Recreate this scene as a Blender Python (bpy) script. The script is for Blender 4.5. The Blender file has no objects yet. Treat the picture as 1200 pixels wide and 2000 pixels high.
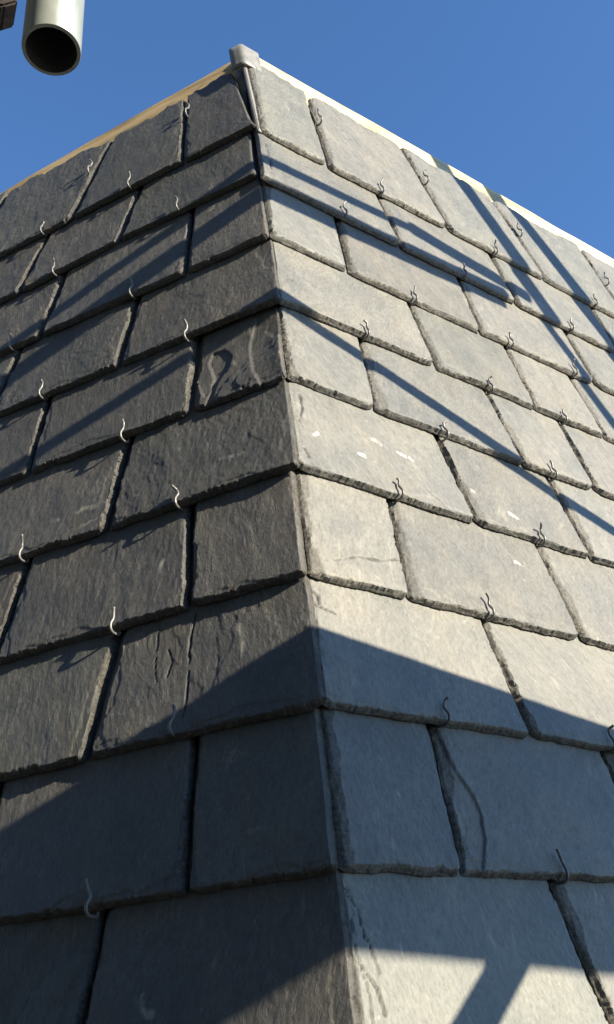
import bpy, bmesh, math
import numpy as np
from mathutils import Matrix, Vector

scene = bpy.context.scene
COL = scene.collection
E = 0.125                      # slate exposure in metres (one course)
BASE = Vector((0, 0, 7.0))     # where course 0 meets the corner

# ------------------------------------------------------------------ camera
def W(p):                      # course units -> world metres
    return Vector((p[0]*E, p[1]*E, p[2]*E)) + BASE
cam = bpy.data.cameras.new('camera'); camo = bpy.data.objects.new('camera', cam); COL.objects.link(camo)
RM = Matrix(((0.9965059719, 0.0835215418, 0.0), (0.0408668777, -0.4875878343, -0.8721169659), (-0.0728405537, 0.8690697647, -0.4892974534)))
CAMP = (-0.0087584, -5.4437522, -0.845987)
camo.matrix_world = Matrix.Translation(W(CAMP)) @ RM.to_4x4()
cam.sensor_fit = 'HORIZONTAL'; cam.sensor_width = 36; cam.lens = 1873.38/1200*36
cam.clip_start = 0.02; cam.clip_end = 3000
scene.camera = camo

# ------------------------------------------------------------------ light
SUN_AZ, SUN_EL = math.radians(59.5), math.radians(25)
S = np.array([math.sin(SUN_AZ)*math.cos(SUN_EL), -math.cos(SUN_AZ)*math.cos(SUN_EL), math.sin(SUN_EL)])
world = bpy.data.worlds.new('World'); scene.world = world; world.use_nodes = True
wt = world.node_tree; bg = wt.nodes['Background']
sky = wt.nodes.new('ShaderNodeTexSky'); sky.sky_type = 'NISHITA'; sky.sun_disc = False
sky.sun_elevation = SUN_EL
sky.sun_rotation = math.atan2(S[0], S[1])
sky.altitude = 300; sky.air_density = 1.25; sky.dust_density = 0.0; sky.ozone_density = 8.5
wt.links.new(sky.outputs[0], bg.inputs[0]); bg.inputs[1].default_value = 0.122
sun = bpy.data.lights.new('sun', 'SUN'); sun.energy = 5.0; sun.angle = math.radians(0.53); sun.color = (1.0, 0.875, 0.68)
suno = bpy.data.objects.new('sun', sun); COL.objects.link(suno)
suno.location = W(S*40); suno.rotation_euler = Vector(S).to_track_quat('Z', 'Y').to_euler()
scene.view_settings.view_transform = 'Standard'; scene.view_settings.look = 'None'
scene.view_settings.exposure = 0.95; scene.view_settings.gamma = 1

# ------------------------------------------------------------------ geometry frame of the two slated faces
NL = np.array([-0.4119, -0.8959, 0.1666]); UL = np.array([0.0696, 0.1514, 0.9860]); HL = np.array([-0.9085, 0.4178, 0.0])
NR = np.array([0.6007, -0.7820, 0.1666]); UR = np.array([-0.1015, 0.1321, 0.9860]); HR = np.array([0.7930, 0.6092, 0.0])
HIP = 0.1005                   # the corner runs outwards by this much per course
FACE = {'L': (HL, UL, NL), 'R': (HR, UR, NR)}
def P(side, u, v, n=0.0):
    h, up, nn = FACE[side]
    return h*u + up*v + nn*n
def face_matrix(side, u, v, n=0.0):
    h, up, nn = FACE[side]
    x = Vector(h) if side == 'R' else -Vector(h)
    m = Matrix((x, Vector(up), Vector(nn))).transposed().to_4x4()
    m.translation = W(P(side, u, v, n))
    return m

# ------------------------------------------------------------------ naming helpers
def tag(o, label, cat, group=None, kind=None):
    if label: o['label'] = label
    if cat: o['category'] = cat
    if group: o['group'] = group
    if kind: o['kind'] = kind
    return o
def link_mesh(name, me, mat, parent=None, matrix=None):
    o = bpy.data.objects.new(name, me); COL.objects.link(o)
    if mat: me.materials.append(mat)
    if parent: o.parent = parent
    if matrix is not None: o.matrix_world = matrix
    return o
def bm_obj(name, bm, mat, parent=None, smooth=False, matrix=None):
    me = bpy.data.meshes.new(name); bm.normal_update(); bm.to_mesh(me); bm.free()
    if smooth:
        for p in me.polygons: p.use_smooth = True
    return link_mesh(name, me, mat, parent, matrix)

# ------------------------------------------------------------------ materials
def mat_new(name):
    m = bpy.data.materials.new(name); m.use_nodes = True
    nt = m.node_tree; b = nt.nodes['Principled BSDF']
    return m, nt, b
class NT:
    def __init__(s, nt): s.nt = nt
    def n(s, t, **kw):
        x = s.nt.nodes.new(t)
        for k, v in kw.items(): setattr(x, k, v)
        return x
    def l(s, a, b): s.nt.links.new(a, b)
    def noise(s, vec, w, scale, detail=4, rough=0.55, dist=0.0):
        x = s.n('ShaderNodeTexNoise', noise_dimensions='4D')
        x.inputs['Scale'].default_value = scale; x.inputs['Detail'].default_value = detail
        x.inputs['Roughness'].default_value = rough; x.inputs['Distortion'].default_value = dist
        s.l(vec, x.inputs['Vector'])
        if w is not None: s.l(w, x.inputs['W'])
        return x.outputs['Fac']
    def ramp(s, f, stops):
        r = s.n('ShaderNodeValToRGB'); e = r.color_ramp.elements
        while len(e) < len(stops): e.new(0.5)
        for i, (p, c) in enumerate(stops):
            e[i].position = p; e[i].color = (c[0], c[1], c[2], 1) if hasattr(c, '__len__') else (c, c, c, 1)
        s.l(f, r.inputs[0]); return r.outputs[0]
    def math(s, op, a, b=None, c=None):
        m = s.n('ShaderNodeMath', operation=op)
        for i, x in enumerate((a, b, c)):
            if x is None: continue
            if isinstance(x, (int, float)): m.inputs[i].default_value = x
            else: s.l(x, m.inputs[i])
        return m.outputs[0]
    def mix(s, f, a, b, mode='MIX'):
        m = s.n('ShaderNodeMix', data_type='RGBA', blend_type=mode)
        for sock, x in ((m.inputs[0], f), (m.inputs[6], a), (m.inputs[7], b)):
            if isinstance(x, (int, float)): sock.default_value = x
            elif isinstance(x, tuple): sock.default_value = (x[0], x[1], x[2], 1)
            else: s.l(x, sock)
        return m.outputs[2]
    def mapping(s, vec, scale, rot=(0, 0, 0)):
        m = s.n('ShaderNodeMapping'); m.inputs['Scale'].default_value = scale; m.inputs['Rotation'].default_value = rot
        s.l(vec, m.inputs['Vector']); return m.outputs[0]

def slate_material(name, rough_face):
    m, nt, b = mat_new(name); t = NT(nt)
    co = t.n('ShaderNodeTexCoord').outputs['Object']
    rnd = t.n('ShaderNodeObjectInfo').outputs['Random']
    w = t.math('MULTIPLY', rnd, 37.0)
    # every slate was split with its own grain direction
    vr = t.n('ShaderNodeVectorRotate', rotation_type='Z_AXIS')
    t.l(co, vr.inputs['Vector'])
    t.l(t.math('MULTIPLY', t.math('SUBTRACT', t.math('FRACT', t.math('MULTIPLY', rnd, 13.7)), 0.5), 0.7 if rough_face else 1.1), vr.inputs['Angle'])
    co = vr.outputs[0]
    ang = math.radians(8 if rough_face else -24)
    gr = t.mapping(co, (1, 0.46, 1), (0, 0, ang))
    gr2 = t.mapping(co, (1, 0.5, 1), (0, 0, ang*1.6))
    big = t.noise(co, w, 14, 3, 0.5)
    mid = t.noise(gr2, w, 55, 6, 0.66, 0.8)
    fine = t.noise(gr, w, 360, 6, 0.74, 0.5)
    speck = t.noise(t.mapping(co, (1, 0.5, 1), (0, 0, ang)), w, 210, 4, 0.7, 0.4)
    streak = t.noise(t.mapping(co, (1, 0.22, 1), (0, 0, ang*2.2)), w, 85, 4, 0.55, 0.6)
    k = 0.94 if rough_face else 1.72  # left face painted darker as shaded, right face lighter as sunlit
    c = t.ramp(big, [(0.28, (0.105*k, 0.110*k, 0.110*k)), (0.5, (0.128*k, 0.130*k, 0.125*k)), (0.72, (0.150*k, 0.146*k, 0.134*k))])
    c = t.mix(0.55, c, t.ramp(mid, [(0.3, 0.62), (0.5, 0.86), (0.72, 1.12)]), 'MULTIPLY')
    c = t.mix(0.8, c, t.ramp(fine, [(0.30, 0.50), (0.5, 0.95), (0.70, 1.30)]), 'MULTIPLY')
    pale = t.ramp(streak, [(0.62, 0.0), (0.70, 0.55 if rough_face else 0.35)])
    pale = t.math('MULTIPLY', pale, t.ramp(mid, [(0.42, 0.0), (0.58, 1.0)]))
    c = t.mix(pale, c, (0.26*k, 0.25*k, 0.22*k))
    pale2 = t.ramp(speck, [(0.64, 0.0), (0.72, 0.6)])
    c = t.mix(pale2, c, (0.30*k, 0.29*k, 0.26*k))
    rust = t.ramp(t.noise(t.mapping(co, (1, 0.35, 1)), t.math('ADD', w, 5.3), 24, 5, 0.6), [(0.56, 0.0), (0.74, 0.42 if rough_face else 0.2)])
    c = t.mix(rust, c, (0.155*k, 0.128*k, 0.082*k))
    # tone of the whole slate
    tone = t.n('ShaderNodeHueSaturation')
    t.l(t.math('MULTIPLY_ADD', rnd, 0.24, 0.88), tone.inputs['Value'])
    rnd2 = t.math('FRACT', t.math('MULTIPLY', rnd, 7.31))
    tint = t.ramp(rnd2, [(0.0, (0.96, 1.02, 0.98)), (0.35, (1.0, 1.0, 1.0)), (0.7, (1.03, 1.0, 0.96)), (1.0, (0.97, 0.99, 1.02))])
    c = t.mix(0.6, c, tint, 'MULTIPLY')
    # thin pale veins and dark hairlines
    vein = t.noise(t.mapping(co, (1, 0.30, 1), (0, 0, ang*1.4)), w, 36, 6, 0.62, 1.6)
    vl = t.math('SUBTRACT', 1.0, t.math('MINIMUM', t.math('MULTIPLY', t.math('ABSOLUTE', t.math('SUBTRACT', vein, 0.5)), 90.0), 1.0))
    vm = t.ramp(t.noise(co, t.math('ADD', w, 2.2), 30, 2, 0.5), [(0.52, 0.0), (0.62, 1.0)])
    c = t.mix(t.math('MULTIPLY', t.math('MULTIPLY', vl, vm), 0.55 if rough_face else 0.30), c, (0.30*k, 0.29*k, 0.26*k) if rough_face else (0.06*k, 0.06*k, 0.06*k))
    t.l(c, tone.inputs['Color'])
    # split edge: crushed paler stone, with dark crumbs, all darkened to paint in edge shade
    at = t.n('ShaderNodeAttribute', attribute_name='dressed'); edge = at.outputs['Fac']
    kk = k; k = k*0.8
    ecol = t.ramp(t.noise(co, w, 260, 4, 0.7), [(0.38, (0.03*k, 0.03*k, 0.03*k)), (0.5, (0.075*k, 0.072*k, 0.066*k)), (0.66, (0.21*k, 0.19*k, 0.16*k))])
    if rough_face: ecol = t.mix(1.0, ecol, (1.14, 1.04, 0.88), 'MULTIPLY')  # warm tint paints yellow sunlight onto the left-face edges
    cc = t.mix(t.math('MULTIPLY', edge, 0.75), tone.outputs['Color'], ecol)
    va = t.n('ShaderNodeAttribute', attribute_name='vein').outputs['Fac']
    va = t.math('MULTIPLY', va, t.ramp(speck, [(0.35, 0.35), (0.55, 1.0)]))
    cc = t.mix(va, cc, (0.34, 0.33, 0.29) if rough_face else (0.72, 0.70, 0.64))
    cr = t.n('ShaderNodeAttribute', attribute_name='crack').outputs['Fac']
    cc = t.mix(t.math('MULTIPLY', cr, 0.25 if rough_face else 0.8), cc, (0.02, 0.02, 0.02))
    if not rough_face: cc = t.mix(1.0, cc, (1.0, 1.0, 0.955), 'MULTIPLY')
    t.l(cc, b.inputs['Base Color'])
    t.l(t.ramp(mid, [(0.3, 0.40), (0.7, 0.56)] if not rough_face else [(0.3, 0.48), (0.7, 0.66)]), b.inputs['Roughness'])
    b.inputs['Specular IOR Level'].default_value = 0.5 if rough_face else 0.42
    # relief: fine cleavage grain + medium wrinkles
    h = t.math('ADD', t.math('MULTIPLY', fine, 0.0013 if rough_face else 0.0008), t.math('MULTIPLY', mid, 0.0013 if rough_face else 0.0008))
    h = t.math('ADD', h, t.math('MULTIPLY', t.ramp(streak, [(0.55, 0.0), (0.63, 1.0)]), 0.0003 if rough_face else 0.0001))
    eh = t.math('MULTIPLY', t.math('MULTIPLY', t.noise(t.mapping(co, (1, 1, 0.4)), w, 420, 5, 0.75), edge), 0.0035)
    h = t.math('ADD', h, eh)
    bp = t.n('ShaderNodeBump'); bp.inputs['Distance'].default_value = 1.0; bp.inputs['Strength'].default_value = 0.85
    t.l(h, bp.inputs['Height']); t.l(bp.outputs[0], b.inputs['Normal'])
    return m
M_SL = slate_material('slate_riven_shaded', True)
M_SR = slate_material('slate_smooth_sunlit', False)

def simple_mat(name, col, rough=0.5, metal=0.0, nscale=60, amt=0.25, bump=0.0003, stretch=(1, 1, 1), spec=0.5, col2=None):
    m, nt, b = mat_new(name); t = NT(nt)
    co = t.n('ShaderNodeTexCoord').outputs['Object']
    rnd = t.math('MULTIPLY', t.n('ShaderNodeObjectInfo').outputs['Random'], 20.0)
    v = t.mapping(co, stretch)
    f = t.noise(v, rnd, nscale, 5, 0.6)
    c2 = col2 or tuple(x*(1-amt) for x in col)
    t.l(t.ramp(f, [(0.3, c2), (0.7, col)]), b.inputs['Base Color'])
    t.l(t.ramp(t.noise(v, rnd, nscale*2.3, 3), [(0.3, max(rough-0.12, 0.05)), (0.7, min(rough+0.12, 1))]), b.inputs['Roughness'])
    b.inputs['Metallic'].default_value = metal; b.inputs['Specular IOR Level'].default_value = spec
    bp = t.n('ShaderNodeBump'); bp.inputs['Distance'].default_value = bump; t.l(f, bp.inputs['Height']); t.l(bp.outputs[0], b.inputs['Normal'])
    return m
M_HOOK = simple_mat('stainless_wire', (0.24, 0.24, 0.235), 0.38, 0.2, 300, 0.35, 0.0001)
M_GALV = simple_mat('galvanised_steel', (0.56, 0.60, 0.53), 0.36, 0.35, 45, 0.28, 0.0003, (1, 1, 0.25))
M_TUBEIN = simple_mat('tube_bore', (0.07, 0.07, 0.06), 0.8, 0.2, 60)
M_IRON = simple_mat('forged_iron', (0.06, 0.045, 0.04), 0.6, 0.4, 70, 0.4, 0.0012)
M_LEAD = simple_mat('lead_sheet', (0.32, 0.325, 0.31), 0.55, 0.35, 40, 0.3, 0.0006)
M_FELT = simple_mat('underlay_felt', (0.035, 0.035, 0.035), 0.9, 0, 80, 0.3)
M_RENDER = simple_mat('wall_render', (0.5, 0.47, 0.42), 0.9, 0, 20, 0.15, 0.002)
M_GROUND = simple_mat('ground_asphalt', (0.055, 0.055, 0.055), 0.95, 0, 0.6, 0.5, 0.02)
def pine_material(name, g0, g1, g2):
    m, nt, b = mat_new(name); t = NT(nt)
    co = t.n('ShaderNodeTexCoord').outputs['Object']
    w = t.math('MULTIPLY', t.n('ShaderNodeObjectInfo').outputs['Random'], 9.0)
    g = t.noise(t.mapping(co, (0.07, 1, 1)), w, 190, 5, 0.6, 0.3)
    knots = t.noise(t.mapping(co, (0.16, 1, 1)), w, 40, 3, 0.5)
    c = t.ramp(g, [(0.3, g0), (0.5, g1), (0.7, g2)])
    c = t.mix(t.ramp(knots, [(0.50, 0.0), (0.66, 0.6)]), c, tuple(x*0.55 for x in g0[:2])+(g0[2]*0.45,))
    grime = t.noise(co, w, 28, 5, 0.65)
    c = t.mix(t.ramp(grime, [(0.54, 0.0), (0.68, 0.55)]), c, (0.30, 0.25, 0.17))
    t.l(c, b.inputs['Base Color']); b.inputs['Roughness'].default_value = 0.7
    bp = t.n('ShaderNodeBump'); bp.inputs['Distance'].default_value = 0.0006; t.l(g, bp.inputs['Height']); t.l(bp.outputs[0], b.inputs['Normal'])
    return m
M_PINE = pine_material('sawn_pine', (0.50, 0.35, 0.16), (0.72, 0.53, 0.27), (0.82, 0.65, 0.38))
M_PINE_SUNLIT = pine_material('sunlit_pine', (0.52, 0.40, 0.20), (0.76, 0.64, 0.39), (0.86, 0.77, 0.54))  # same pine made paler: sunlight on the right batten put into its colour

# ------------------------------------------------------------------ numpy noise
def _hash(ix, iy, seed):
    h = (ix.astype(np.int64)*374761393 + iy.astype(np.int64)*668265263 + seed*1274126177) & 0x7fffffff
    h = ((h ^ (h >> 13))*1103515245) & 0x7fffffff
    h = ((h ^ (h >> 15))*12345421) & 0x7fffffff
    return ((h ^ (h >> 11)) & 0xffff)/65535.0
def vnoise(x, y, seed):
    ix, iy = np.floor(x), np.floor(y); fx, fy = x-ix, y-iy
    fx = fx*fx*fx*(fx*(fx*6-15)+10); fy = fy*fy*fy*(fy*(fy*6-15)+10)
    a = _hash(ix, iy, seed); b_ = _hash(ix+1, iy, seed); c = _hash(ix, iy+1, seed); d = _hash(ix+1, iy+1, seed)
    return (a*(1-fx)+b_*fx)*(1-fy)+(c*(1-fx)+d*fx)*fy
def fbm(x, y, seed, octs=4, gain=0.5):
    s = 0; a = 1; n = 0
    for o in range(octs):
        s = s+a*(vnoise(x, y, seed+o*17)*2-1); n += a; a *= gain; x = x*2.03+3.1; y = y*2.03+1.7
    return s/n
def sstep(a, b, x):
    t = np.clip((x-a)/(b-a), 0, 1); return t*t*(3-2*t)

# ------------------------------------------------------------------ slates
T = 0.062                      # slate thickness in course units (8 mm)
STEP = 0.068                   # how far each course stands off the one below
slate_no = 0
def make_slate(side, k, quad, label, group, vtop=None, ragged_top=0.0, rough=1.0, flake=0.5, res=0.0125, mitre=0.0, marks=()):
    """quad = (outer_left..): u at the hip-side edge bottom/top, u at the far edge bottom/top, v bottom near/far"""
    global slate_no
    slate_no += 1; sd = 1000+slate_no*53 + (7 if side == 'L' else 0)
    ua0, ua1, ub0, ub1, va, vb = quad
    top = vtop if vtop is not None else k+2.3
    vis = min(1.12, top-k) if vtop is None else top-k
    nx = max(24, int((ub0-ua0)/res)); ny = max(20, int(vis/res))
    s = np.linspace(0, 1, nx+1)
    vv = np.linspace(0, vis, ny+1)
    if vtop is None: vv = np.concatenate([vv, [vis+0.3, vis+0.7, top-k]])
    Sg, Vg = np.meshgrid(s, vv)
    # ragged outline
    tl = np.clip(Vg, 0, 1)
    ul = ua0+(ua1-ua0)*Vg; ur = ub0+(ub1-ub0)*Vg
    nse_l = (0.014*fbm(Vg*5, Vg*0+0.5, sd+1, 4) + 0.004*fbm(Vg*40, Vg*0, sd+2, 2))
    nse_r = (0.014*fbm(Vg*5, Vg*0+7.5, sd+3, 4) + 0.004*fbm(Vg*40, Vg*0, sd+4, 2))
    if mitre: nse_l = nse_l*0.35
    Ug = (ul+nse_l)*(1-Sg)+(ur+nse_r)*Sg
    vbot = va+(vb-va)*Sg-k
    nb = 0.016*fbm(Ug*5, Ug*0+3.3, sd+5, 4)+0.005*fbm(Ug*45, Ug*0, sd+6, 2)
    fall = np.clip(1-Vg/0.35, 0, 1)
    # clipped corners
    wid = ub0-ua0
    dl0 = Sg*wid; dr0 = (1-Sg)*wid
    c1 = 0.012+0.075*_hash(np.array(1.), np.array(2.), sd)**2; c2 = 0.012+0.085*_hash(np.array(4.), np.array(2.), sd)**2
    corner = 0.5*c1*np.clip(1-dl0/(c1*2), 0, 1)**2+0.5*c2*np.clip(1-dr0/(c2*2), 0, 1)**2
    Vl = Vg+(vbot+nb+corner*1.5)*fall
    if ragged_top:
        Vl = Vl-np.clip((Vg-(vis-0.6))/0.6, 0, 1)*ragged_top*(0.5+0.5*fbm(Ug*2.2, Ug*0, sd+9, 4)+0.12*fbm(Ug*14, Ug*0, sd+8, 2))
    # distances to edges in course units
    d_l = dl0; d_r = dr0; d_b = np.maximum(Vg, 0)
    # relief of the cleaved face
    ang = 0.12 if side == 'L' else -0.35
    a_, b_ = Ug*math.cos(ang)-Vl*math.sin(ang), Ug*math.sin(ang)+Vl*math.cos(ang)
    rel = 0.010*rough*fbm(a_*2.0, b_*0.9, sd+10, 3)
    rel += 0.0032*rough*fbm(a_*9, b_*3.2, sd+11, 4, 0.55)
    rel += 0.0022*rough*fbm(a_*38, b_*13, sd+12, 2, 0.6)
    # flaked terraces
    tq = fbm(a_*1.7+0.25*fbm(a_*8, b_*6, sd+20, 3), b_*0.8, sd+21, 3)+0.10*fbm(a_*13, b_*7, sd+22, 3)
    for lev in (-0.22, 0.02, 0.26):
        rel += -0.0048*flake*sstep(lev, lev+0.012, tq)
    # dressed (chipped) edges
    wn = lambda d, e, sdd: 0.013+0.016*(0.5+0.5*fbm(d*4.5, d*0+e, sdd, 4))+0.020*fbm(d*27+2*fbm(d*5, d*0, sdd+8, 2), d*0+e, sdd+5, 3)*np.clip(0.5+1.6*fbm(d*3.7, d*0+e, sdd+7, 2), 0.05, 1.6)
    wl = wn(Vl, 1.1, sd+30); wr = wn(Vl, 2.2, sd+31); wb = wn(Ug, 3.3, sd+32)
    if mitre: wl = wl*0.45
    deep = 0.72*T
    # shallow flakes biting further into the face along the edges
    def chip(d, along, sdd, amp):
        wf = 0.02+amp*np.clip(fbm(along*2.3, along*0+5, sdd, 3)+0.05+0.22*fbm(along*7.3+d*9, d*13+2, sdd+1, 4), 0, 1)
        return -0.0050*(1-sstep(wf*0.92, wf, d))
    rel += chip(d_l, Vl, sd+40, 0.22*(0.5+flake))+chip(d_r, Vl, sd+42, 0.16)+chip(d_b, Ug, sd+44, 0.13)
    vein = np.zeros_like(Ug); crack = np.zeros_like(Ug)
    # splits, scars and pale veins at their own places on this slate (face coordinates)
    for typ, pl in marks:
        wob = 0.010*fbm(Vl*9, Ug*9, sd+70, 3)
        pu, pv = Ug+wob, Vl+k+wob*0.6
        best = np.full(Ug.shape, 9.0); sgn = np.zeros_like(Ug)
        for (x0, y0), (x1, y1) in zip(pl, pl[1:]):
            ex, ey = x1-x0, y1-y0; LL = max(ex*ex+ey*ey, 1e-9)
            tt = np.clip(((pu-x0)*ex+(pv-y0)*ey)/LL, 0, 1)
            dx, dy = pu-x0-tt*ex, pv-y0-tt*ey; dd = np.sqrt(dx*dx+dy*dy)
            cr = np.sign(ex*dy-ey*dx); m_ = dd < best
            best = np.where(m_, dd, best); sgn = np.where(m_, cr, sgn)
        if typ == 'groove':
            wg = (0.005+0.011*np.clip(0.4+1.3*fbm(pu*8, pv*8, sd+71, 2), 0, 1))*(0.75 if k < 0 or side == 'L' else 1.0)
            rel += -0.014*(1-sstep(wg*0.3, wg, best)); crack = np.maximum(crack, 1-sstep(wg*0.4, wg, best))
        elif typ == 'vein': vein = np.maximum(vein, (1-sstep(0.004, 0.026, best+0.030*fbm(Ug*22, Vl*22, sd+72, 3, 0.7)))*np.clip(0.6+1.2*fbm(Ug*11, Vl*11, sd+73, 2), 0, 1))
        else:
            if side == 'L': sgn = -sgn
            if typ == 'step2': sgn = -sgn
            rel += -0.016*sstep(-0.006, 0.006, -sgn*best)*(1-sstep(0.10, 0.30, best)); crack = np.maximum(crack, 0.8*(1-sstep(0.003, 0.010, best)))
    bev = np.zeros_like(Ug)
    for d, w_ in ((d_l, wl), (d_r, wr*0.8), (d_b, wb)):
        x = np.clip(1-d/np.maximum(w_, 0.012), 0, 1)
        bev = np.maximum(bev, x)
    # stepped flake scars running along the edges
    step2 = np.zeros_like(Ug); flaked = np.zeros_like(Ug)
    wide_l, wide_r = (0.085, 0.03) if side == 'R' else (0.035, 0.075)
    for d, al, w0, q_ in ((d_l, Vl, wide_l*(0.3 if mitre else 1), 0), (d_r, Vl, wide_r, 1), (d_b, Ug, 0.030, 2)):
        w2 = w0*np.clip(0.65+1.1*fbm(al*2.6, al*0+q_*3.7, sd+60, 3)+0.25*fbm(al*17, d*20, sd+61+q_, 3), 0.05, 2)+0.004
        x2 = np.clip(1-d/w2, 0, 1)
        qn = x2*3.2+0.55*fbm(Ug*19, Vl*7, sd+63+q_, 3)*(x2 > 0)
        st = np.floor(np.clip(qn, 0, 3))+sstep(0.6, 1.0, np.clip(qn, 0, 3)%1)
        step2 = np.maximum(step2, np.clip(st, 0, 3)/3*0.40*T); flaked = np.maximum(flaked, np.minimum(1, x2*6)*0.5)
    crumb = fbm(Ug*34, Vl*34, sd+50, 3, 0.6)*0.5+fbm(Ug*14, Vl*14, sd+51, 2)*0.5
    depth = deep*bev**0.6+np.where(bev > 0, 1, 0)*0.012*crumb*np.clip(0.6+1.5*fbm(Ug*3.1, Vl*3.1, sd+52, 2), 0.1, 1.6)*np.minimum(1, bev*4)
    base = -(Vl)*STEP
    Ng = base+rel-np.clip(np.maximum(depth, step2), 0, deep*1.15)
    back = base-T
    Ng = np.maximum(Ng, back+0.10*T)
    ny2 = Ug.shape[0]-1
    # local metres; x mirrored on the left face so the slate keeps its outside out
    sx = 1.0 if side == 'R' else -1.0
    u0, v0 = 0.5*(ua0+ub0), k
    def pack(U, V, N): return np.stack([sx*(U-u0)*E, V*E, N*E], -1).reshape(-1, 3)
    front = pack(Ug, Vl, Ng)
    nxp = nx+1; nyp = ny2+1
    idx = np.arange(nxp*nyp).reshape(nyp, nxp)
    q = np.stack([idx[:-1, :-1], idx[:-1, 1:], idx[1:, 1:], idx[1:, :-1]], -1).reshape(-1, 4)
    if side == 'L': q = q[:, ::-1]
    ring = np.concatenate([idx[0, :], idx[1:, -1], idx[-1, -2::-1], idx[-2:0:-1, 0]])
    Ub = Ug.copy()
    if mitre: Ub = Ub+np.clip(1-d_l/0.02, 0, 1)*mitre
    backv = pack(Ub, Vl, back).reshape(nyp, nxp, 3).reshape(-1, 3)[ring]
    nf = len(front); m = len(ring); rb = np.arange(m)+nf
    r2 = np.roll(ring, -1); rb2 = np.roll(rb, -1)
    sk = np.stack([r2, ring, rb, rb2], -1)
    if side == 'L': sk = sk[:, ::-1]
    verts = np.concatenate([front, backv]); quads = np.concatenate([q, sk])
    me = bpy.data.meshes.new('slate')
    nq = len(quads)
    loops = np.concatenate([quads.reshape(-1), (rb[::-1] if side == 'R' else rb)])
    me.vertices.add(len(verts)); me.vertices.foreach_set('co', verts.astype(np.float32).ravel())
    me.loops.add(len(loops)); me.loops.foreach_set('vertex_index', loops.astype(np.int32))
    me.polygons.add(nq+1)
    me.polygons.foreach_set('loop_start', np.concatenate([np.arange(nq)*4, [nq*4]]).astype(np.int32))
    me.polygons.foreach_set('loop_total', np.concatenate([np.full(nq, 4), [m]]).astype(np.int32))
    fb = (bev[:-1, :-1]+bev[1:, :-1]+bev[:-1, 1:]+bev[1:, 1:]).ravel() > 0.05
    sm = np.ones(nq+1, bool); sm[:len(q)] = ~fb; sm[len(q):] = False
    me.polygons.foreach_set('use_smooth', sm)
    me.update(calc_edges=True)
    at = me.attributes.new('dressed', 'FLOAT', 'POINT')
    ev = np.concatenate([np.maximum(sstep(0.02, 0.35, bev), flaked).ravel(), np.ones(m)])
    at.data.foreach_set('value', ev.astype(np.float32))
    at = me.attributes.new('crack', 'FLOAT', 'POINT')
    at.data.foreach_set('value', np.concatenate([crack.ravel(), np.zeros(m)]).astype(np.float32))
    at = me.attributes.new('vein', 'FLOAT', 'POINT')
    at.data.foreach_set('value', np.concatenate([vein.ravel(), np.zeros(m)]).astype(np.float32))
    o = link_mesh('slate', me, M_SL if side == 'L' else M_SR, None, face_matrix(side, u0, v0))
    tag(o, label, 'slate', group)
    return o

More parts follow.
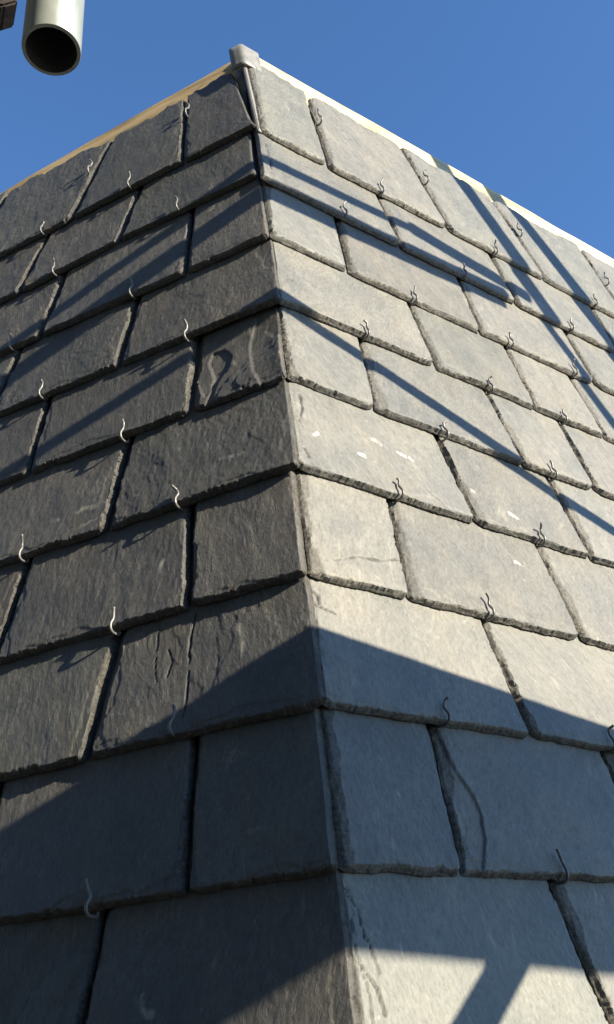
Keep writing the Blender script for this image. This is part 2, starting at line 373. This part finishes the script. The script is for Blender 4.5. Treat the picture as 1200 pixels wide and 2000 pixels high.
MARKS = {
    ('L', -1, 1): [('step', [(1.64, -0.22), (1.79, -0.25), (1.96, -0.33), (2.05, -0.46), (2.11, -0.59)])],
    ('R', -1, 0): [('groove', [(0.08, -0.08), (0.13, -0.2), (0.12, -0.35)]), ('groove', [(0.07, -0.25), (0.05, -0.4), (0.06, -0.53), (0.07, -0.63), (0.05, -0.76)]), ('groove', [(0.06, -0.48), (0.13, -0.6), (0.14, -0.72)]), ('groove', [(0.14, -0.36), (0.17, -0.53)])],
    ('R', 0, 1): [('step', [(1.12, 0.93), (1.15, 0.68), (1.24, 0.53), (1.25, 0.38), (1.21, 0.22), (1.11, 0.03)])],
    ('L', 1, 0): [('vein', [(0.74, 1.75), (0.71, 1.6), (0.71, 1.45), (0.72, 1.41)]), ('groove', [(1.13, 1.96), (1.14, 1.67), (1.12, 1.39), (1.12, 1.13)]), ('groove', [(1.43, 1.88), (1.42, 1.63), (1.38, 1.46)]), ('groove', [(1.33, 1.72), (1.27, 1.60), (1.30, 1.49)])],
    ('L', 4, 0): [('step', [(1.2, 4.0), (1.15, 4.16), (1.14, 4.34), (1.22, 4.57), (1.19, 4.69), (1.08, 4.69), (0.98, 4.55), (1.0, 4.43), (1.07, 4.28), (1.12, 4.09), (1.13, 3.96)]), ('step2', [(0.79, 4.75), (0.81, 4.56), (0.75, 4.28), (0.66, 4.02)]), ('groove', [(0.49, 4.0), (0.42, 4.07)])],
    ('R', 3, 0): [('vein', [(0.52, 3.4), (0.62, 3.44)]), ('vein', [(1.23, 3.62), (1.31, 3.59)]), ('vein', [(1.49, 3.56), (1.58, 3.54)]), ('vein', [(1.62, 3.54), (1.64, 3.51)]), ('vein', [(1.03, 3.36), (1.08, 3.37)]), ('groove', [(0.56, 3.88), (0.54, 3.7), (0.48, 3.54), (0.49, 3.46)]), ('groove', [(0.44, 3.22), (0.46, 3.13)]), ('groove', [(1.69, 3.19), (1.79, 3.11), (1.85, 3.05)])],
    ('R', 2, 0): [('groove', [(0.48, 2.17), (0.71, 2.26), (0.93, 2.28), (1.12, 2.34)])],
    ('R', 1, 0): [('groove', [(0.27, 1.91), (0.31, 1.86), (0.3, 1.79)]), ('groove', [(0.25, 1.78), (0.42, 1.74)])],
    ('R', 7, 0): [('groove', [(0.88, 7.83), (0.88, 7.53), (0.83, 7.17)])],
    ('R', 5, 0): [('groove', [(0.76, 5.43), (0.74, 5.24)])],
    ('R', 8, 0): [('groove', [(0.97, 9.43), (0.97, 9.08), (0.93, 8.44), (0.92, 8.17), (1.01, 8.08)])],
    ('L', 3, 0): [('vein', [(0.98, 3.33), (0.84, 3.31), (0.72, 3.33)])],
    ('L', 0, 0): [('vein', [(0.58, 0.31), (0.49, 0.31)])],
    ('L', -1, 0): [('vein', [(1.24, -0.5), (1.24, -0.57), (1.21, -0.6), (1.16, -0.6)])],
    ('L', 2, 1): [('vein', [(1.63, 2.54), (1.67, 2.46)]), ('vein', [(1.45, 2.51), (1.47, 2.41)])],
    ('L', 3, 1): [('vein', [(2.62, 3.28), (2.49, 3.27), (2.33, 3.31), (2.17, 3.28)]), ('vein', [(2.4, 3.09), (2.19, 3.13), (2.07, 3.17)])],
    ('R', 3, 1): [('vein', [(2.27, 3.37), (2.36, 3.37)]), ('vein', [(2.69, 3.24), (2.77, 3.21)]), ('vein', [(1.91, 3.47), (2.0, 3.46)])],
    ('R', 2, 1): [('vein', [(2.56, 2.7), (2.64, 2.67)])],
    ('L', 8, 2): [('vein', [(4.62, 10.43), (4.47, 10.58), (4.16, 10.41)]), ('vein', [(4.8, 10.07), (4.41, 9.93)])],
    ('L', 6, 0): [('vein', [(1.36, 6.98), (1.3, 7.1), (1.18, 7.16)]), ('vein', [(1.46, 6.9), (1.39, 6.96)])],
}

# joints measured on the two faces: (u at the foot, u at the head) of each joint, by course
JL = {-2: [(1.15, 1.20), (3.05, 3.0)], -1: [(1.66, 1.62), (3.45, 3.40)], 0: [(1.00, 1.06), (2.72, 2.70)], 1: [(1.90, 1.81), (3.62, 3.55)],
      2: [(1.17, 1.27), (2.97, 2.89)], 3: [(2.05, 2.00), (3.78, 3.72)], 4: [(1.34, 1.39), (3.10, 3.11)], 5: [(2.24, 2.19), (3.84, 3.70)],
      6: [(1.58, 1.63), (3.41, 3.33)], 7: [(2.56, 2.46), (3.94, 3.78)], 8: [(1.83, 1.93), (3.39, 3.24)]}
JR = {-2: [(1.05, 1.10), (2.75, 2.75)], -1: [(1.86, 1.76), (3.6, 3.55)], 0: [(0.95, 1.07), (2.84, 2.82)], 1: [(1.99, 1.92), (3.70, 3.62)],
      2: [(1.14, 1.27), (3.04, 2.98)], 3: [(2.19, 2.12), (3.68, 3.61)], 4: [(1.37, 1.48), (3.22, 3.12), (4.28, 4.24)],
      5: [(2.41, 2.39), (3.83, 3.83), (4.97, 4.90)], 6: [(1.56, 1.68), (3.41, 3.46), (5.34, 5.31)],
      7: [(2.56, 2.51), (4.39, 4.39), (6.31, 6.34)], 8: [(1.76, 1.84), (3.62, 3.55), (5.36, 5.27), (7.13, 7.14)]}
LIM_L = {-2: 3.4, -1: 3.0, 0: 3.4, 1: 4.0, 2: 4.6, 3: 4.9, 4: 5.0, 5: 5.2, 6: 5.4, 7: 5.8, 8: 6.4}
LIM_R = {-2: 3.4, -1: 3.4, 0: 4.2, 1: 4.6, 2: 5.2, 3: 5.5, 4: 6.0, 5: 6.6, 6: 7.4, 7: 8.4, 8: 9.2}
def course_v(side, k, u):
    if side == 'L' and k == 7: return k+float(np.interp(u, [0.8, 1.8, 3.4, 4.2], [0.16, 0.17, 0.05, 0.0]))
    if side == 'L' and k == 8: return k+float(np.interp(u, [0.8, 2.5, 3.8, 4.5], [0.14, 0.13, 0.05, -0.02]))
    return k+0.0
ORD = ['first', 'second', 'third', 'fourth', 'fifth', 'sixth', 'seventh', 'eighth', 'ninth', 'tenth', 'eleventh', 'twelfth']
LOOK_L = {(1, 0): 'slate with a pale crack', (4, 0): 'flaky scaled slate', (8, 0): 'slate under the lead cap', (-1, 0): 'largest near black slate', (8, 2): 'mottled slate below the pine batten'}
LOOK_R = {(0, 1): 'blue slate with a long flake scar', (3, 0): 'slate spotted with white dabs', (8, 0): 'green grey slate beside the lead cap', (-1, 0): 'slate with dark edge cracks'}
HIPEDGE = {('L', 7): (.82, .95), ('L', 8): (.87, 1.12), ('R', 8): (.85, .95), ('R', 7): (.70, .82), ('L', 6): (.64, .79), ('R', 6): (.63, .75), ('R', 4): (.46, .58), ('R', 2): (.26, .38), ('R', 0): (.05, .17)}
def build_face(side):
    J, LIM, LOOK = (JL, LIM_L, LOOK_L) if side == 'L' else (JR, LIM_R, LOOK_R)
    fname = 'dark left face' if side == 'L' else 'bright right face'
    hooks = []
    for k in sorted(J):
        js = list(J[k])
        while js[-1][0] < LIM[k]-0.6:
            js.append((js[-1][0]+1.76, js[-1][1]+1.76))
        odd = (k % 2) != 0
        hip0 = HIP*k; hip1 = HIP*(k+1)+0.6*STEP
        if side == 'L':
            a0, a1 = (hip0-0.012, hip1-0.012) if odd else (hip0+0.022, hip1+0.018)
        else:
            a0, a1 = (hip0+0.035, hip1+0.02) if odd else (hip0+0.055, hip1+0.055)
        a0, a1 = HIPEDGE.get((side, k), (a0, a1))
        rg = np.random.RandomState(abs(k)*31+(5 if side == 'L' else 0)+(400 if k < 0 else 0))
        for i, j in enumerate(js):
            gap = 0.026+0.036*rg.rand()
            b0, b1 = j[0]-gap*0.5, j[1]-gap*0.5
            dv = 0.012*(rg.rand(2)-0.5)
            quad = (a0, a1, b0, b1, course_v(side, k, a0)+dv[0], course_v(side, k, b0)+dv[1])
            look = LOOK.get((k, i), 'riven slate' if side == 'L' else 'smooth slate')
            row = ORD[8-k]
            lab = '%s, %s, %s course down, %s from corner' % (look, fname, row, ORD[i])
            rough = 0.6+0.6*rg.rand() if side == 'L' else 0.4+0.25*rg.rand()
            fl = (0.15+0.6*rg.rand()) if side == 'L' else 0.12+0.35*rg.rand()
            if side == 'L' and (k, i) == (4, 0): fl = 2.0
            kw = {}
            if k == 8:
                kw = dict(vtop=9.93 if side == 'L' else 10.02, ragged_top=0.28 if side == 'L' else 0.24)
            if i == 0 and side == 'L': kw['mitre'] = 0.6*T
            if i == 0 and side == 'R' and odd: kw['mitre'] = 0.6*T
            kw['marks'] = MARKS.get((side, k, i), ())
            dist = 0.0105 if k < 4 else (0.0125 if k < 6 else 0.016)
            make_slate(side, k, quad, lab, 'slates of the dark left face' if side == 'L' else 'slates of the sunlit right face', rough=rough, flake=fl, res=dist, **kw)
            a0, a1 = j[0]+gap*0.5, j[1]+gap*0.5
build_face('L'); build_face('R')

# ------------------------------------------------------------------ tubes and wires
def tube_bm(bm, pts, r, seg=10, caps=True):
    pts = [Vector(p) for p in pts]; rings = []
    ref = None
    for i, p in enumerate(pts):
        d = (pts[min(i+1, len(pts)-1)]-pts[max(i-1, 0)]).normalized()
        if ref is None:
            ref = d.orthogonal().normalized()
        ref = (ref-d*ref.dot(d)).normalized(); b = d.cross(ref)
        rr = r[i] if hasattr(r, '__len__') else r
        rings.append([bm.verts.new(p+(ref*math.cos(2*math.pi*j/seg)+b*math.sin(2*math.pi*j/seg))*rr) for j in range(seg)])
    for a, c in zip(rings, rings[1:]):
        for j in range(seg): bm.faces.new((a[j], a[(j+1) % seg], c[(j+1) % seg], c[j]))
    if caps:
        bm.faces.new(rings[0][::-1]); bm.faces.new(rings[-1])
    return rings
def spline(pts, n=6):
    out = []; pts = [Vector(p) for p in pts]
    q = [pts[0]*2-pts[1]]+pts+[pts[-1]*2-pts[-2]]
    for i in range(1, len(q)-2):
        for s in range(n):
            t = s/n; p0, p1, p2, p3 = q[i-1], q[i], q[i+1], q[i+2]
            out.append(0.5*((2*p1)+(p2-p0)*t+(2*p0-5*p1+4*p2-p3)*t*t+(3*p1-p0-3*p2+p3)*t**3))
    out.append(pts[-1]); return out

HKL = {0: [(1.66, -.02)], 1: [(1.18, 1.05)], 2: [(1.80, 1.98)], 3: [(1.34, 2.99), (2.90, 2.98)], 4: [(2.01, 3.97)], 5: [(1.45, 4.97), (3.14, 5.0)],
       6: [(2.21, 6.01), (3.77, 6.01)], 7: [(1.77, 7.18), (3.41, 7.05)], 8: [(2.54, 8.13), (3.80, 8.05)], 9: [(1.89, 9.25), (3.30, 9.02)]}
HKR = {-1: [(0.84, -1.02)], 0: [(1.81, 0.0)], 1: [(1.14, 1.02), (2.84, 1.01)], 2: [(1.95, 2.01)], 3: [(1.33, 3.01), (2.98, 2.99)], 4: [(2.15, 3.96), (3.60, 3.96)],
       5: [(1.51, 5.01), (3.12, 4.96), (4.24, 4.96)], 6: [(2.41, 5.99), (3.85, 5.99), (4.94, 6.01)], 7: [(1.74, 7.04), (3.50, 7.02), (5.38, 7.02)],
       8: [(2.53, 8.02), (4.41, 8.0), (6.38, 8.03)], 9: [(1.89, 9.10), (3.61, 9.08), (5.34, 9.02), (7.20, 9.0)]}
def make_hook(side, u, v, k, i, free):
    rg = np.random.RandomState(int(abs(u)*991+abs(v)*77))
    j = lambda a: 1.6*a*(rg.rand()-0.5)
    if free:   # hook hanging in an open joint waiting for the next course
        n0 = -STEP*(v-8)-0.02
        path = [(0, .42, n0-.05), (0, .22, n0-.03), (0.0, .02, n0-.02), (0.004, -.035, n0+.01), (0.006, -.03, n0+.06), (.0, .03, n0+.085), (j(.02), .09, n0+.055), (j(.03), .15, n0+.06), (j(.03), .19, n0+.09)]
    else:
        path = [(0, .30, -T-.030), (0, .12, -T-.02), (0, .0, -T-.012), (0.002, -.020, -T*.6), (0.004, -.022, -.002), (0.006, -.004, .022), (.006, .035, .030),
                (j(.014), .080, .020), (j(.02), .128, .026+j(.01)), (j(.035), .165+j(.03), .052+j(.03))]
    sx = 1 if side == 'R' else -1
    pts = [Vector((sx*a*E, b*E, c*E)) for a, b, c in path]
    bm = bmesh.new(); tube_bm(bm, spline(pts, 5), 0.0108*E, 10)
    o = bm_obj('slate_hook', bm, M_HOOK, None, True, face_matrix(side, u, v))
    fname = 'dark left face' if side == 'L' else 'bright right face'
    if free: lab = 'empty wire hook in open top joint, %s, %s from corner' % (fname, ORD[i])
    else: lab = 'bent wire hook, %s, foot of the %s course down, %s from corner' % (fname, ORD[8-k], ORD[i])
    tag(o, lab, 'slate hook', 'wire hooks holding the slates')
for side, H in (('L', HKL), ('R', HKR)):
    for k, hs in H.items():
        for i, (u, v) in enumerate(hs): make_hook(side, u, v, k, i, k == 9)

# ------------------------------------------------------------------ roof body behind the slates, wall and ground
def box_on_face(bm, side, u0, u1, v0, v1, n0, n1, vt0=None, vt1=None):
    vt0 = v1 if vt0 is None else vt0; vt1 = v1 if vt1 is None else vt1
    c = [(u0, v0, n0), (u1, v0, n0), (u1, vt1, n0), (u0, vt0, n0), (u0, v0, n1), (u1, v0, n1), (u1, vt1, n1), (u0, vt0, n1)]
    vs = [bm.verts.new(W(P(side, *p))) for p in c]
    for f in ((0, 1, 2, 3), (7, 6, 5, 4), (0, 4, 5, 1), (1, 5, 6, 2), (2, 6, 7, 3), (3, 7, 4, 0)):
        bm.faces.new([vs[a] for a in f])
def turret_ring(v, off):       # plan outline of the turret at face height v, set back by off
    d = off
    def corner(u): return None
    hipu = HIP*v+0.6*d
    c0 = P('R', hipu, v, -d)
    c0l = P('L', hipu, v, -d)
    mid = (c0+c0l)/2
    r1 = mid+HR*(12-HIP*v); l1 = mid+HL*(9-HIP*v)
    back = [np.array([r1[0]-3.0, r1[1]+8.0, r1[2]]), np.array([l1[0]+1.5, l1[1]+10, l1[2]])]
    return [mid, r1]+back+[l1]
def turret(name, v0, v1, off0, off1, mat, zoff=None):
    bm = bmesh.new(); a = turret_ring(v0, off0); b = turret_ring(v1, off1)
    if zoff is not None: a = [np.array([p[0], p[1], zoff]) for p in a]
    va = [bm.verts.new(W(p)) for p in a]; vb = [bm.verts.new(W(p)) for p in b]
    n = len(va)
    for i in range(n): bm.faces.new((va[i], va[(i+1) % n], vb[(i+1) % n], vb[i]))
    bm.faces.new(va[::-1]); bm.faces.new(vb)
    bmesh.ops.recalc_face_normals(bm, faces=bm.faces)
    return bm_obj(name, bm, mat)
root = bpy.data.objects.new('roof_turret', None); COL.objects.link(root); root.location = W((4, 6, -56))
tag(root, 'slate clad turret roof body of dark felt behind the slates and hooks', 'roof')
bpy.context.view_layer.update()
def keep(o, p):
    o.parent = p; o.matrix_parent_inverse = p.matrix_world.inverted()
keep(turret('underlay', -2.6, 9.9, 0.30, 0.30, M_FELT), root)
keep(turret('masonry_wall', -2.62, -2.62, 0.8, 0.8, M_RENDER, zoff=-56), root)

bm = bmesh.new()
bmesh.ops.create_grid(bm, x_segments=24, y_segments=24, size=1500)
g = bm_obj('ground', bm, M_GROUND); g['kind'] = 'structure'; g.location = (0, 0, 0.0)

# pine battens crowning the two faces
def batten(side, u0, u1, v0, vt0, vt1, n0, n1, label):
    L_ = (u1-u0)*E
    bm = bmesh.new()
    nseg = 40
    cols = []
    for i in range(nseg+1):
        t = i/nseg; u = u0+(u1-u0)*t; vt = vt0+(vt1-vt0)*t+0.030*float(fbm(np.array(t*13.), np.array(0.3), 77, 5))
        x = (u-u0)*E*(1 if side == 'R' else -1)
        cols.append([bm.verts.new((x, v*E, n*E)) for v, n in ((v0, n0), (vt-0.02, n0), (vt, n0-0.02), (vt, n1), (v0, n1))])
    for a, b in zip(cols, cols[1:]):
        for j in range(5): bm.faces.new((a[j], a[(j+1) % 5], b[(j+1) % 5], b[j]))
    bm.faces.new(cols[0][::-1]); bm.faces.new(cols[-1])
    bmesh.ops.recalc_face_normals(bm, faces=bm.faces)
    o = bm_obj('timber_batten', bm, M_PINE if side == 'L' else M_PINE_SUNLIT, matrix=face_matrix(side, u0, 0))
    tag(o, label, 'batten')
    return o
batten('L', 1.25, 7.5, 9.55, 10.46, 9.93, -0.24, -0.6, 'raw pine batten along the top of the dark left face')
batten('R', 1.12, 10.5, 9.55, 10.44, 10.54, -0.24, -0.6, 'pine batten coloured pale as if sunlit, along the top of the bright right face')

# folded lead at the corner: soaker strip up the corner and cap over its head
def folded_sheet(name, vlist, wl, wr, off, th, closed_top=False, fold=0.0):
    """profile wraps the corner: left wing, rounded corner, right wing, for each v"""
    bm = bmesh.new(); rows = []
    for v in vlist:
        o_ = off(v) if callable(off) else off
        wlv = wl(v) if callable(wl) else wl; wrv = wr(v) if callable(wr) else wr
        hu = HIP*v-0.6*o_
        pts = []; lean_ = np.array([-0.05, 0.0, 0.0])*max(0.0, v-8.0)
        for n_in in (0.0, -th):
            o2 = o_+n_in; hu2 = HIP*v-0.6*o2
            row = []
            for w_ in (1.0, 0.6, 0.3, 0.10): row.append(P('L', hu2+wlv*w_, v, o2))
            cpt = (P('L', hu2, v, o2)+P('R', hu2, v, o2))/2
            lft = P('L', hu2+0.05, v, o2); rgt = P('R', hu2+0.05, v, o2)
            row.append(0.25*lft+0.6*cpt+0.15*rgt); row.append(0.15*lft+0.6*cpt+0.25*rgt)
            for w_ in (0.10, 0.3, 0.6, 1.0): row.append(P('R', hu2+wrv*w_, v, o2))
            pts.append([p+lean_ for p in row])
        rows.append([[bm.verts.new(W(p)) for p in r] for r in pts])
    for a, b in zip(rows, rows[1:]):
        for j in range(len(a[0])-1):
            bm.faces.new((a[0][j], a[0][j+1], b[0][j+1], b[0][j])); bm.faces.new((b[1][j], b[1][j+1], a[1][j+1], a[1][j]))
        for j in (0, -1):
            bm.faces.new((a[0][j], b[0][j], b[1][j], a[1][j]))
    for r in (rows[0], rows[-1]):
        for j in range(len(r[0])-1): bm.faces.new((r[0][j], r[0][j+1], r[1][j+1], r[1][j]))
    bmesh.ops.recalc_face_normals(bm, faces=bm.faces)
    o = bm_obj(name, bm, M_LEAD, None, True)
    return o
lead = bpy.data.objects.new('lead_flashing', None); COL.objects.link(lead); lead.location = W((0.2, 1.2, 9.0))
tag(lead, 'grey folded lead cap and strip wrapped round the head of the corner', 'flashing')
bpy.context.view_layer.update()
strip = folded_sheet('soaker_strip', np.linspace(-2.4, 9.9, 80), 0.10, 0.10, lambda v: -0.20, 0.012); keep(strip, lead)
upper = folded_sheet('corner_strip', np.linspace(8.02, 9.76, 24), 0.03, 0.035, lambda v: -0.05-0.035*(v-8), 0.012); keep(upper, lead)
cap = folded_sheet('cap', [9.72, 9.8, 9.9, 10.0, 10.12, 10.25], lambda v: 0.17, lambda v: 0.26, lambda v: -0.07, 0.03)
keep(cap, lead)
bm = bmesh.new()   # top of the cap turned down over the batten
v = 10.245
o2 = -0.07; hu2 = HIP*v-0.6*o2
ln_ = np.array([-0.05, 0.0, 0.0])*(v-8.0)
tp = [P('L', hu2+.17, v, o2), P('L', hu2+.02, v, o2), P('R', hu2+.02, v, o2), P('R', hu2+.26, v, o2), P('R', hu2+.36, v+.04, -0.6), P('L', hu2+.27, v+.04, -0.6)]
tp = [p+ln_ for p in tp]
lo = [p-np.array([0, 0, .03]) for p in tp]
a = [bm.verts.new(W(p)) for p in tp]; b = [bm.verts.new(W(p)) for p in lo]
bm.faces.new(a); bm.faces.new(b[::-1])
for i in range(6): bm.faces.new((a[i], b[i], b[(i+1) % 6], a[(i+1) % 6]))
bmesh.ops.recalc_face_normals(bm, faces=bm.faces)
keep(bm_obj('cap_lid', bm, M_LEAD), lead)

# ------------------------------------------------------------------ scaffolding
def scaffold_tube(p0, p1, r, label, bore=True, mat=None, group='scaffold tubes round the roof'):
    p0, p1 = Vector(p0), Vector(p1)
    d = p1-p0; L_ = d.length; q = d.to_track_quat('Z', 'Y')
    bm = bmesh.new(); seg = 48
    ri = r*0.87
    prof = [(ri, 0.0), (r*0.985, 0.0), (r, r*0.02), (r, L_-r*0.02), (r*0.985, L_), (ri, L_)]
    rings = [[bm.verts.new((math.cos(2*math.pi*j/seg)*a, math.sin(2*math.pi*j/seg)*a, z)) for j in range(seg)] for a, z in prof]
    for a_, b_ in zip(rings, rings[1:]+rings[:1]):
        for j in range(seg): bm.faces.new((a_[j], a_[(j+1) % seg], b_[(j+1) % seg], b_[j]))
    bmesh.ops.recalc_face_normals(bm, faces=bm.faces)
    me = bpy.data.meshes.new('scaffold_tube'); bm.to_mesh(me); bm.free()
    me.materials.append(mat or M_GALV); me.materials.append(M_TUBEIN)
    for p in me.polygons:
        p.use_smooth = abs(p.normal.z) < 0.9
        c = p.center
        if math.hypot(c.x, c.y) < r*0.9: p.material_index = 1
    o = bpy.data.objects.new('scaffold_tube', me); COL.objects.link(o)
    o.location = p0; o.rotation_euler = q.to_euler()
    tag(o, label, 'scaffold tube', group)
    return o
C0 = np.array(CAMP)
ray = np.array([-0.19754145, 0.54882257, 0.81226299])
pc = C0+ray*7.35
scaffold_tube(W(pc), W(pc+np.array([0, 0, 12.0])), 0.0243, 'thick galvanised scaffold tube hanging open end down against the sky')
def cast(u, v, d): return W(P('R', u, v)+S*d)
def caster(a, b, d0, d1, r, label):
    scaffold_tube(cast(a[0], a[1], d0), cast(b[0], b[1], d1), r*E, label)
def along(a, b, ua):   # extend the line a-b to u = ua
    t = (ua-a[0])/(b[0]-a[0]); return (ua, a[1]+(b[1]-a[1])*t)
def alongv(a, b, vv):
    t = (vv-a[1])/(b[1]-a[1]); return (a[0]+(b[0]-a[0])*t, vv)
t1a, t1b = (4.66, 9.76), (5.02, 7.14)
caster(alongv(t1a, t1b, 15), alongv(t1a, t1b, 7.0), 7, 7, 0.17, 'upright scaffold tube whose shadow runs down from the batten')
t2a, t2b = (5.80, 9.63), (6.28, 7.15)
caster(alongv(t2a, t2b, 15), alongv(t2a, t2b, 0), 7, 7, 0.18, 'second upright scaffold tube shading the right edge of the slates')
caster((4.80, 7.9), (5.45, 4.55), 6.6, 6.6, 0.095, 'thin diagonal rod between the two uprights')
aA, aB = (1.21, 7.46), (3.02, 7.58)
caster(along(aA, aB, -1.5), (3.0, 7.57), 6.0, 6.0, 0.10, 'upper thin guard rail crossing in front of the corner')
caster((2.9, 7.58), (4.7, 7.30), 6.0, 6.4, 0.15, 'short rail clamped to the upright')
caster(along((0.63, 6.88), (3.7, 7.02), -1.5), (4.2, 7.02), 6.0, 6.0, 0.16, 'lower guard rail ending beside the upright')
caster(along((0.6, 5.07), (4.25, 3.5), -1.0), along((0.6, 5.07), (4.25, 3.5), 9.0), 4.6, 4.6, 0.085, 'slanting thin rod in front of both faces')
caster((1.66, -0.10), (-0.3, -1.57), 4.3, 4.3, 0.115, 'diagonal brace under the scaffold boards')
# walkway boards between upper edge line and lower edge line of their shadow
upA, upB = (0.27, 1.62), (3.01, 1.20)
loA, loB = (0.09, -0.14), (1.94, -0.30)
def board(a0, a1, b0, b1, label):
    # a = outer edge ends, b = inner edge ends (world points)
    bm = bmesh.new(); th = 0.038
    def ins(p): return [p, p-Vector((0, 0, th))]
    vs = []
    for p in (a0, a1, b1, b0): vs += [bm.verts.new(q) for q in ins(p)]
    t = vs[0::2]; lo_ = vs[1::2]
    bm.faces.new(t); bm.faces.new(lo_[::-1])
    for i in range(4): bm.faces.new((t[i], lo_[i], lo_[(i+1) % 4], t[(i+1) % 4]))
    bmesh.ops.recalc_face_normals(bm, faces=bm.faces)
    bmesh.ops.bevel(bm, geom=bm.edges[:], offset=0.004, segments=2, affect='EDGES')
    o = bm_obj('scaffold_board', bm, M_PINE)
    tag(o, label, 'scaffold board', 'scaffold walkway boards'); return o
u_lo, u_hi = -1.1, 3.9
A0 = cast(*along(upA, upB, u_lo), 4.4); A1 = cast(*along(upA, upB, u_hi), 4.4)
# the lower edge line sits further out so that the boards lie level
def level(pt_uv, zt):
    base = W(P('R', *pt_uv)); d = (zt-base.z)/(S[2]*E); return base+Vector(S)*d*E
B0 = level(along(loA, loB, u_lo), A0.z); B1 = level(along(loA, loB, u_hi), A1.z)
nb = 3
for i in range(nb):
    f0 = i/nb+0.004; f1 = (i+1)/nb-0.004
    if i == 0: f0 = 0
    if i == nb-1: f1 = 1
    board(A0.lerp(B0, f0), A1.lerp(B1, f0), A0.lerp(B0, f1), A1.lerp(B1, f1),
          ['scaffold board nearest the slates', 'middle scaffold board of the walkway', 'outer scaffold board of the walkway'][i])

# dark coupler whose corner shows beside the hanging tube
cp = bpy.data.objects.new('scaffold_coupler', None); COL.objects.link(cp)
ray2 = RM @ Vector(((0-600)/1873.38, (1000-20)/1873.38, -1)); ray2.normalize()
cpos = W(C0+np.array(ray2)*6.3)
cp.location = cpos+Vector((-0.0005, 0, 0.0075)); cp.rotation_euler = (0, 0, math.radians(20))
tag(cp, 'dark forged coupler corner at the left edge beside the hanging tube', 'coupler')
def part(name, bm, mat, smooth=False):
    o = bm_obj(name, bm, mat, cp, smooth); return o
bm = bmesh.new()
prof = [(-0.060, 0.045), (0.0045, 0.045), (0.0065, 0.006), (0.0125, -0.016), (0.004, -0.024), (-0.020, -0.030), (-0.060, -0.020)]
fr = [bm.verts.new((x, -0.016, z)) for x, z in prof]; bk = [bm.verts.new((x-0.002, 0.006, z+0.001)) for x, z in prof]
bm.faces.new(fr); bm.faces.new(bk[::-1])
for i in range(len(prof)): bm.faces.new((fr[i], bk[i], bk[(i+1) % len(prof)], fr[(i+1) % len(prof)]))
bmesh.ops.recalc_face_normals(bm, faces=bm.faces)
bmesh.ops.bevel(bm, geom=bm.edges[:], offset=0.0016, segments=2, affect='EDGES')
part('jaw', bm, M_IRON)
bm = bmesh.new(); tube_bm(bm, [(-0.035, -0.040, 0.012), (-0.035, 0.045, 0.012)], 0.006, 12); part('bolt', bm, M_HOOK, False)
bm = bmesh.new(); tube_bm(bm, [(-0.035, -0.030, 0.012), (-0.035, -0.017, 0.012)], 0.011, 6); part('nut', bm, M_IRON, False)

# unseen dark sheet added to darken the left face, behind and left of camera
def sheeting(pts, z0, z1, label):
    bm = bmesh.new(); cols = []
    n = 120; L_ = [0]
    for a, b in zip(pts, pts[1:]): L_.append(L_[-1]+math.dist(a, b))
    zs = np.linspace(z0, z1, 60)
    for i in range(n+1):
        t = L_[-1]*i/n; x = float(np.interp(t, L_, [p[0] for p in pts])); y = float(np.interp(t, L_, [p[1] for p in pts]))
        col = []
        for z in zs:
            w = float(fbm(np.array(t*1.6), np.array(z*0.5), 5, 3))*0.12+0.03*math.sin(t*9+z)
            col.append(bm.verts.new((x+w, y+w*0.6, z)))
        cols.append(col)
    for a, b in zip(cols, cols[1:]):
        for j in range(len(zs)-1): bm.faces.new((a[j], b[j], b[j+1], a[j+1]))
    o = bm_obj('shade_sheet', bm, M_SHEET, None, True)
    m = o.modifiers.new('thickness', 'SOLIDIFY'); m.thickness = 0.003
    tag(o, label, 'sheeting'); return o
M_SHEET = simple_mat('dark_shade_sheet', (0.018, 0.02, 0.018), 0.8, 0, 30, 0.3, 0.001)
sheeting([(-1.6, 0.3), (-1.9, -1.2), (-1.6, -2.6), (0.0, -3.1), (1.5, -3.3)], 3.0, 16.0, 'unseen dark sheet added behind and left to shade the left face')
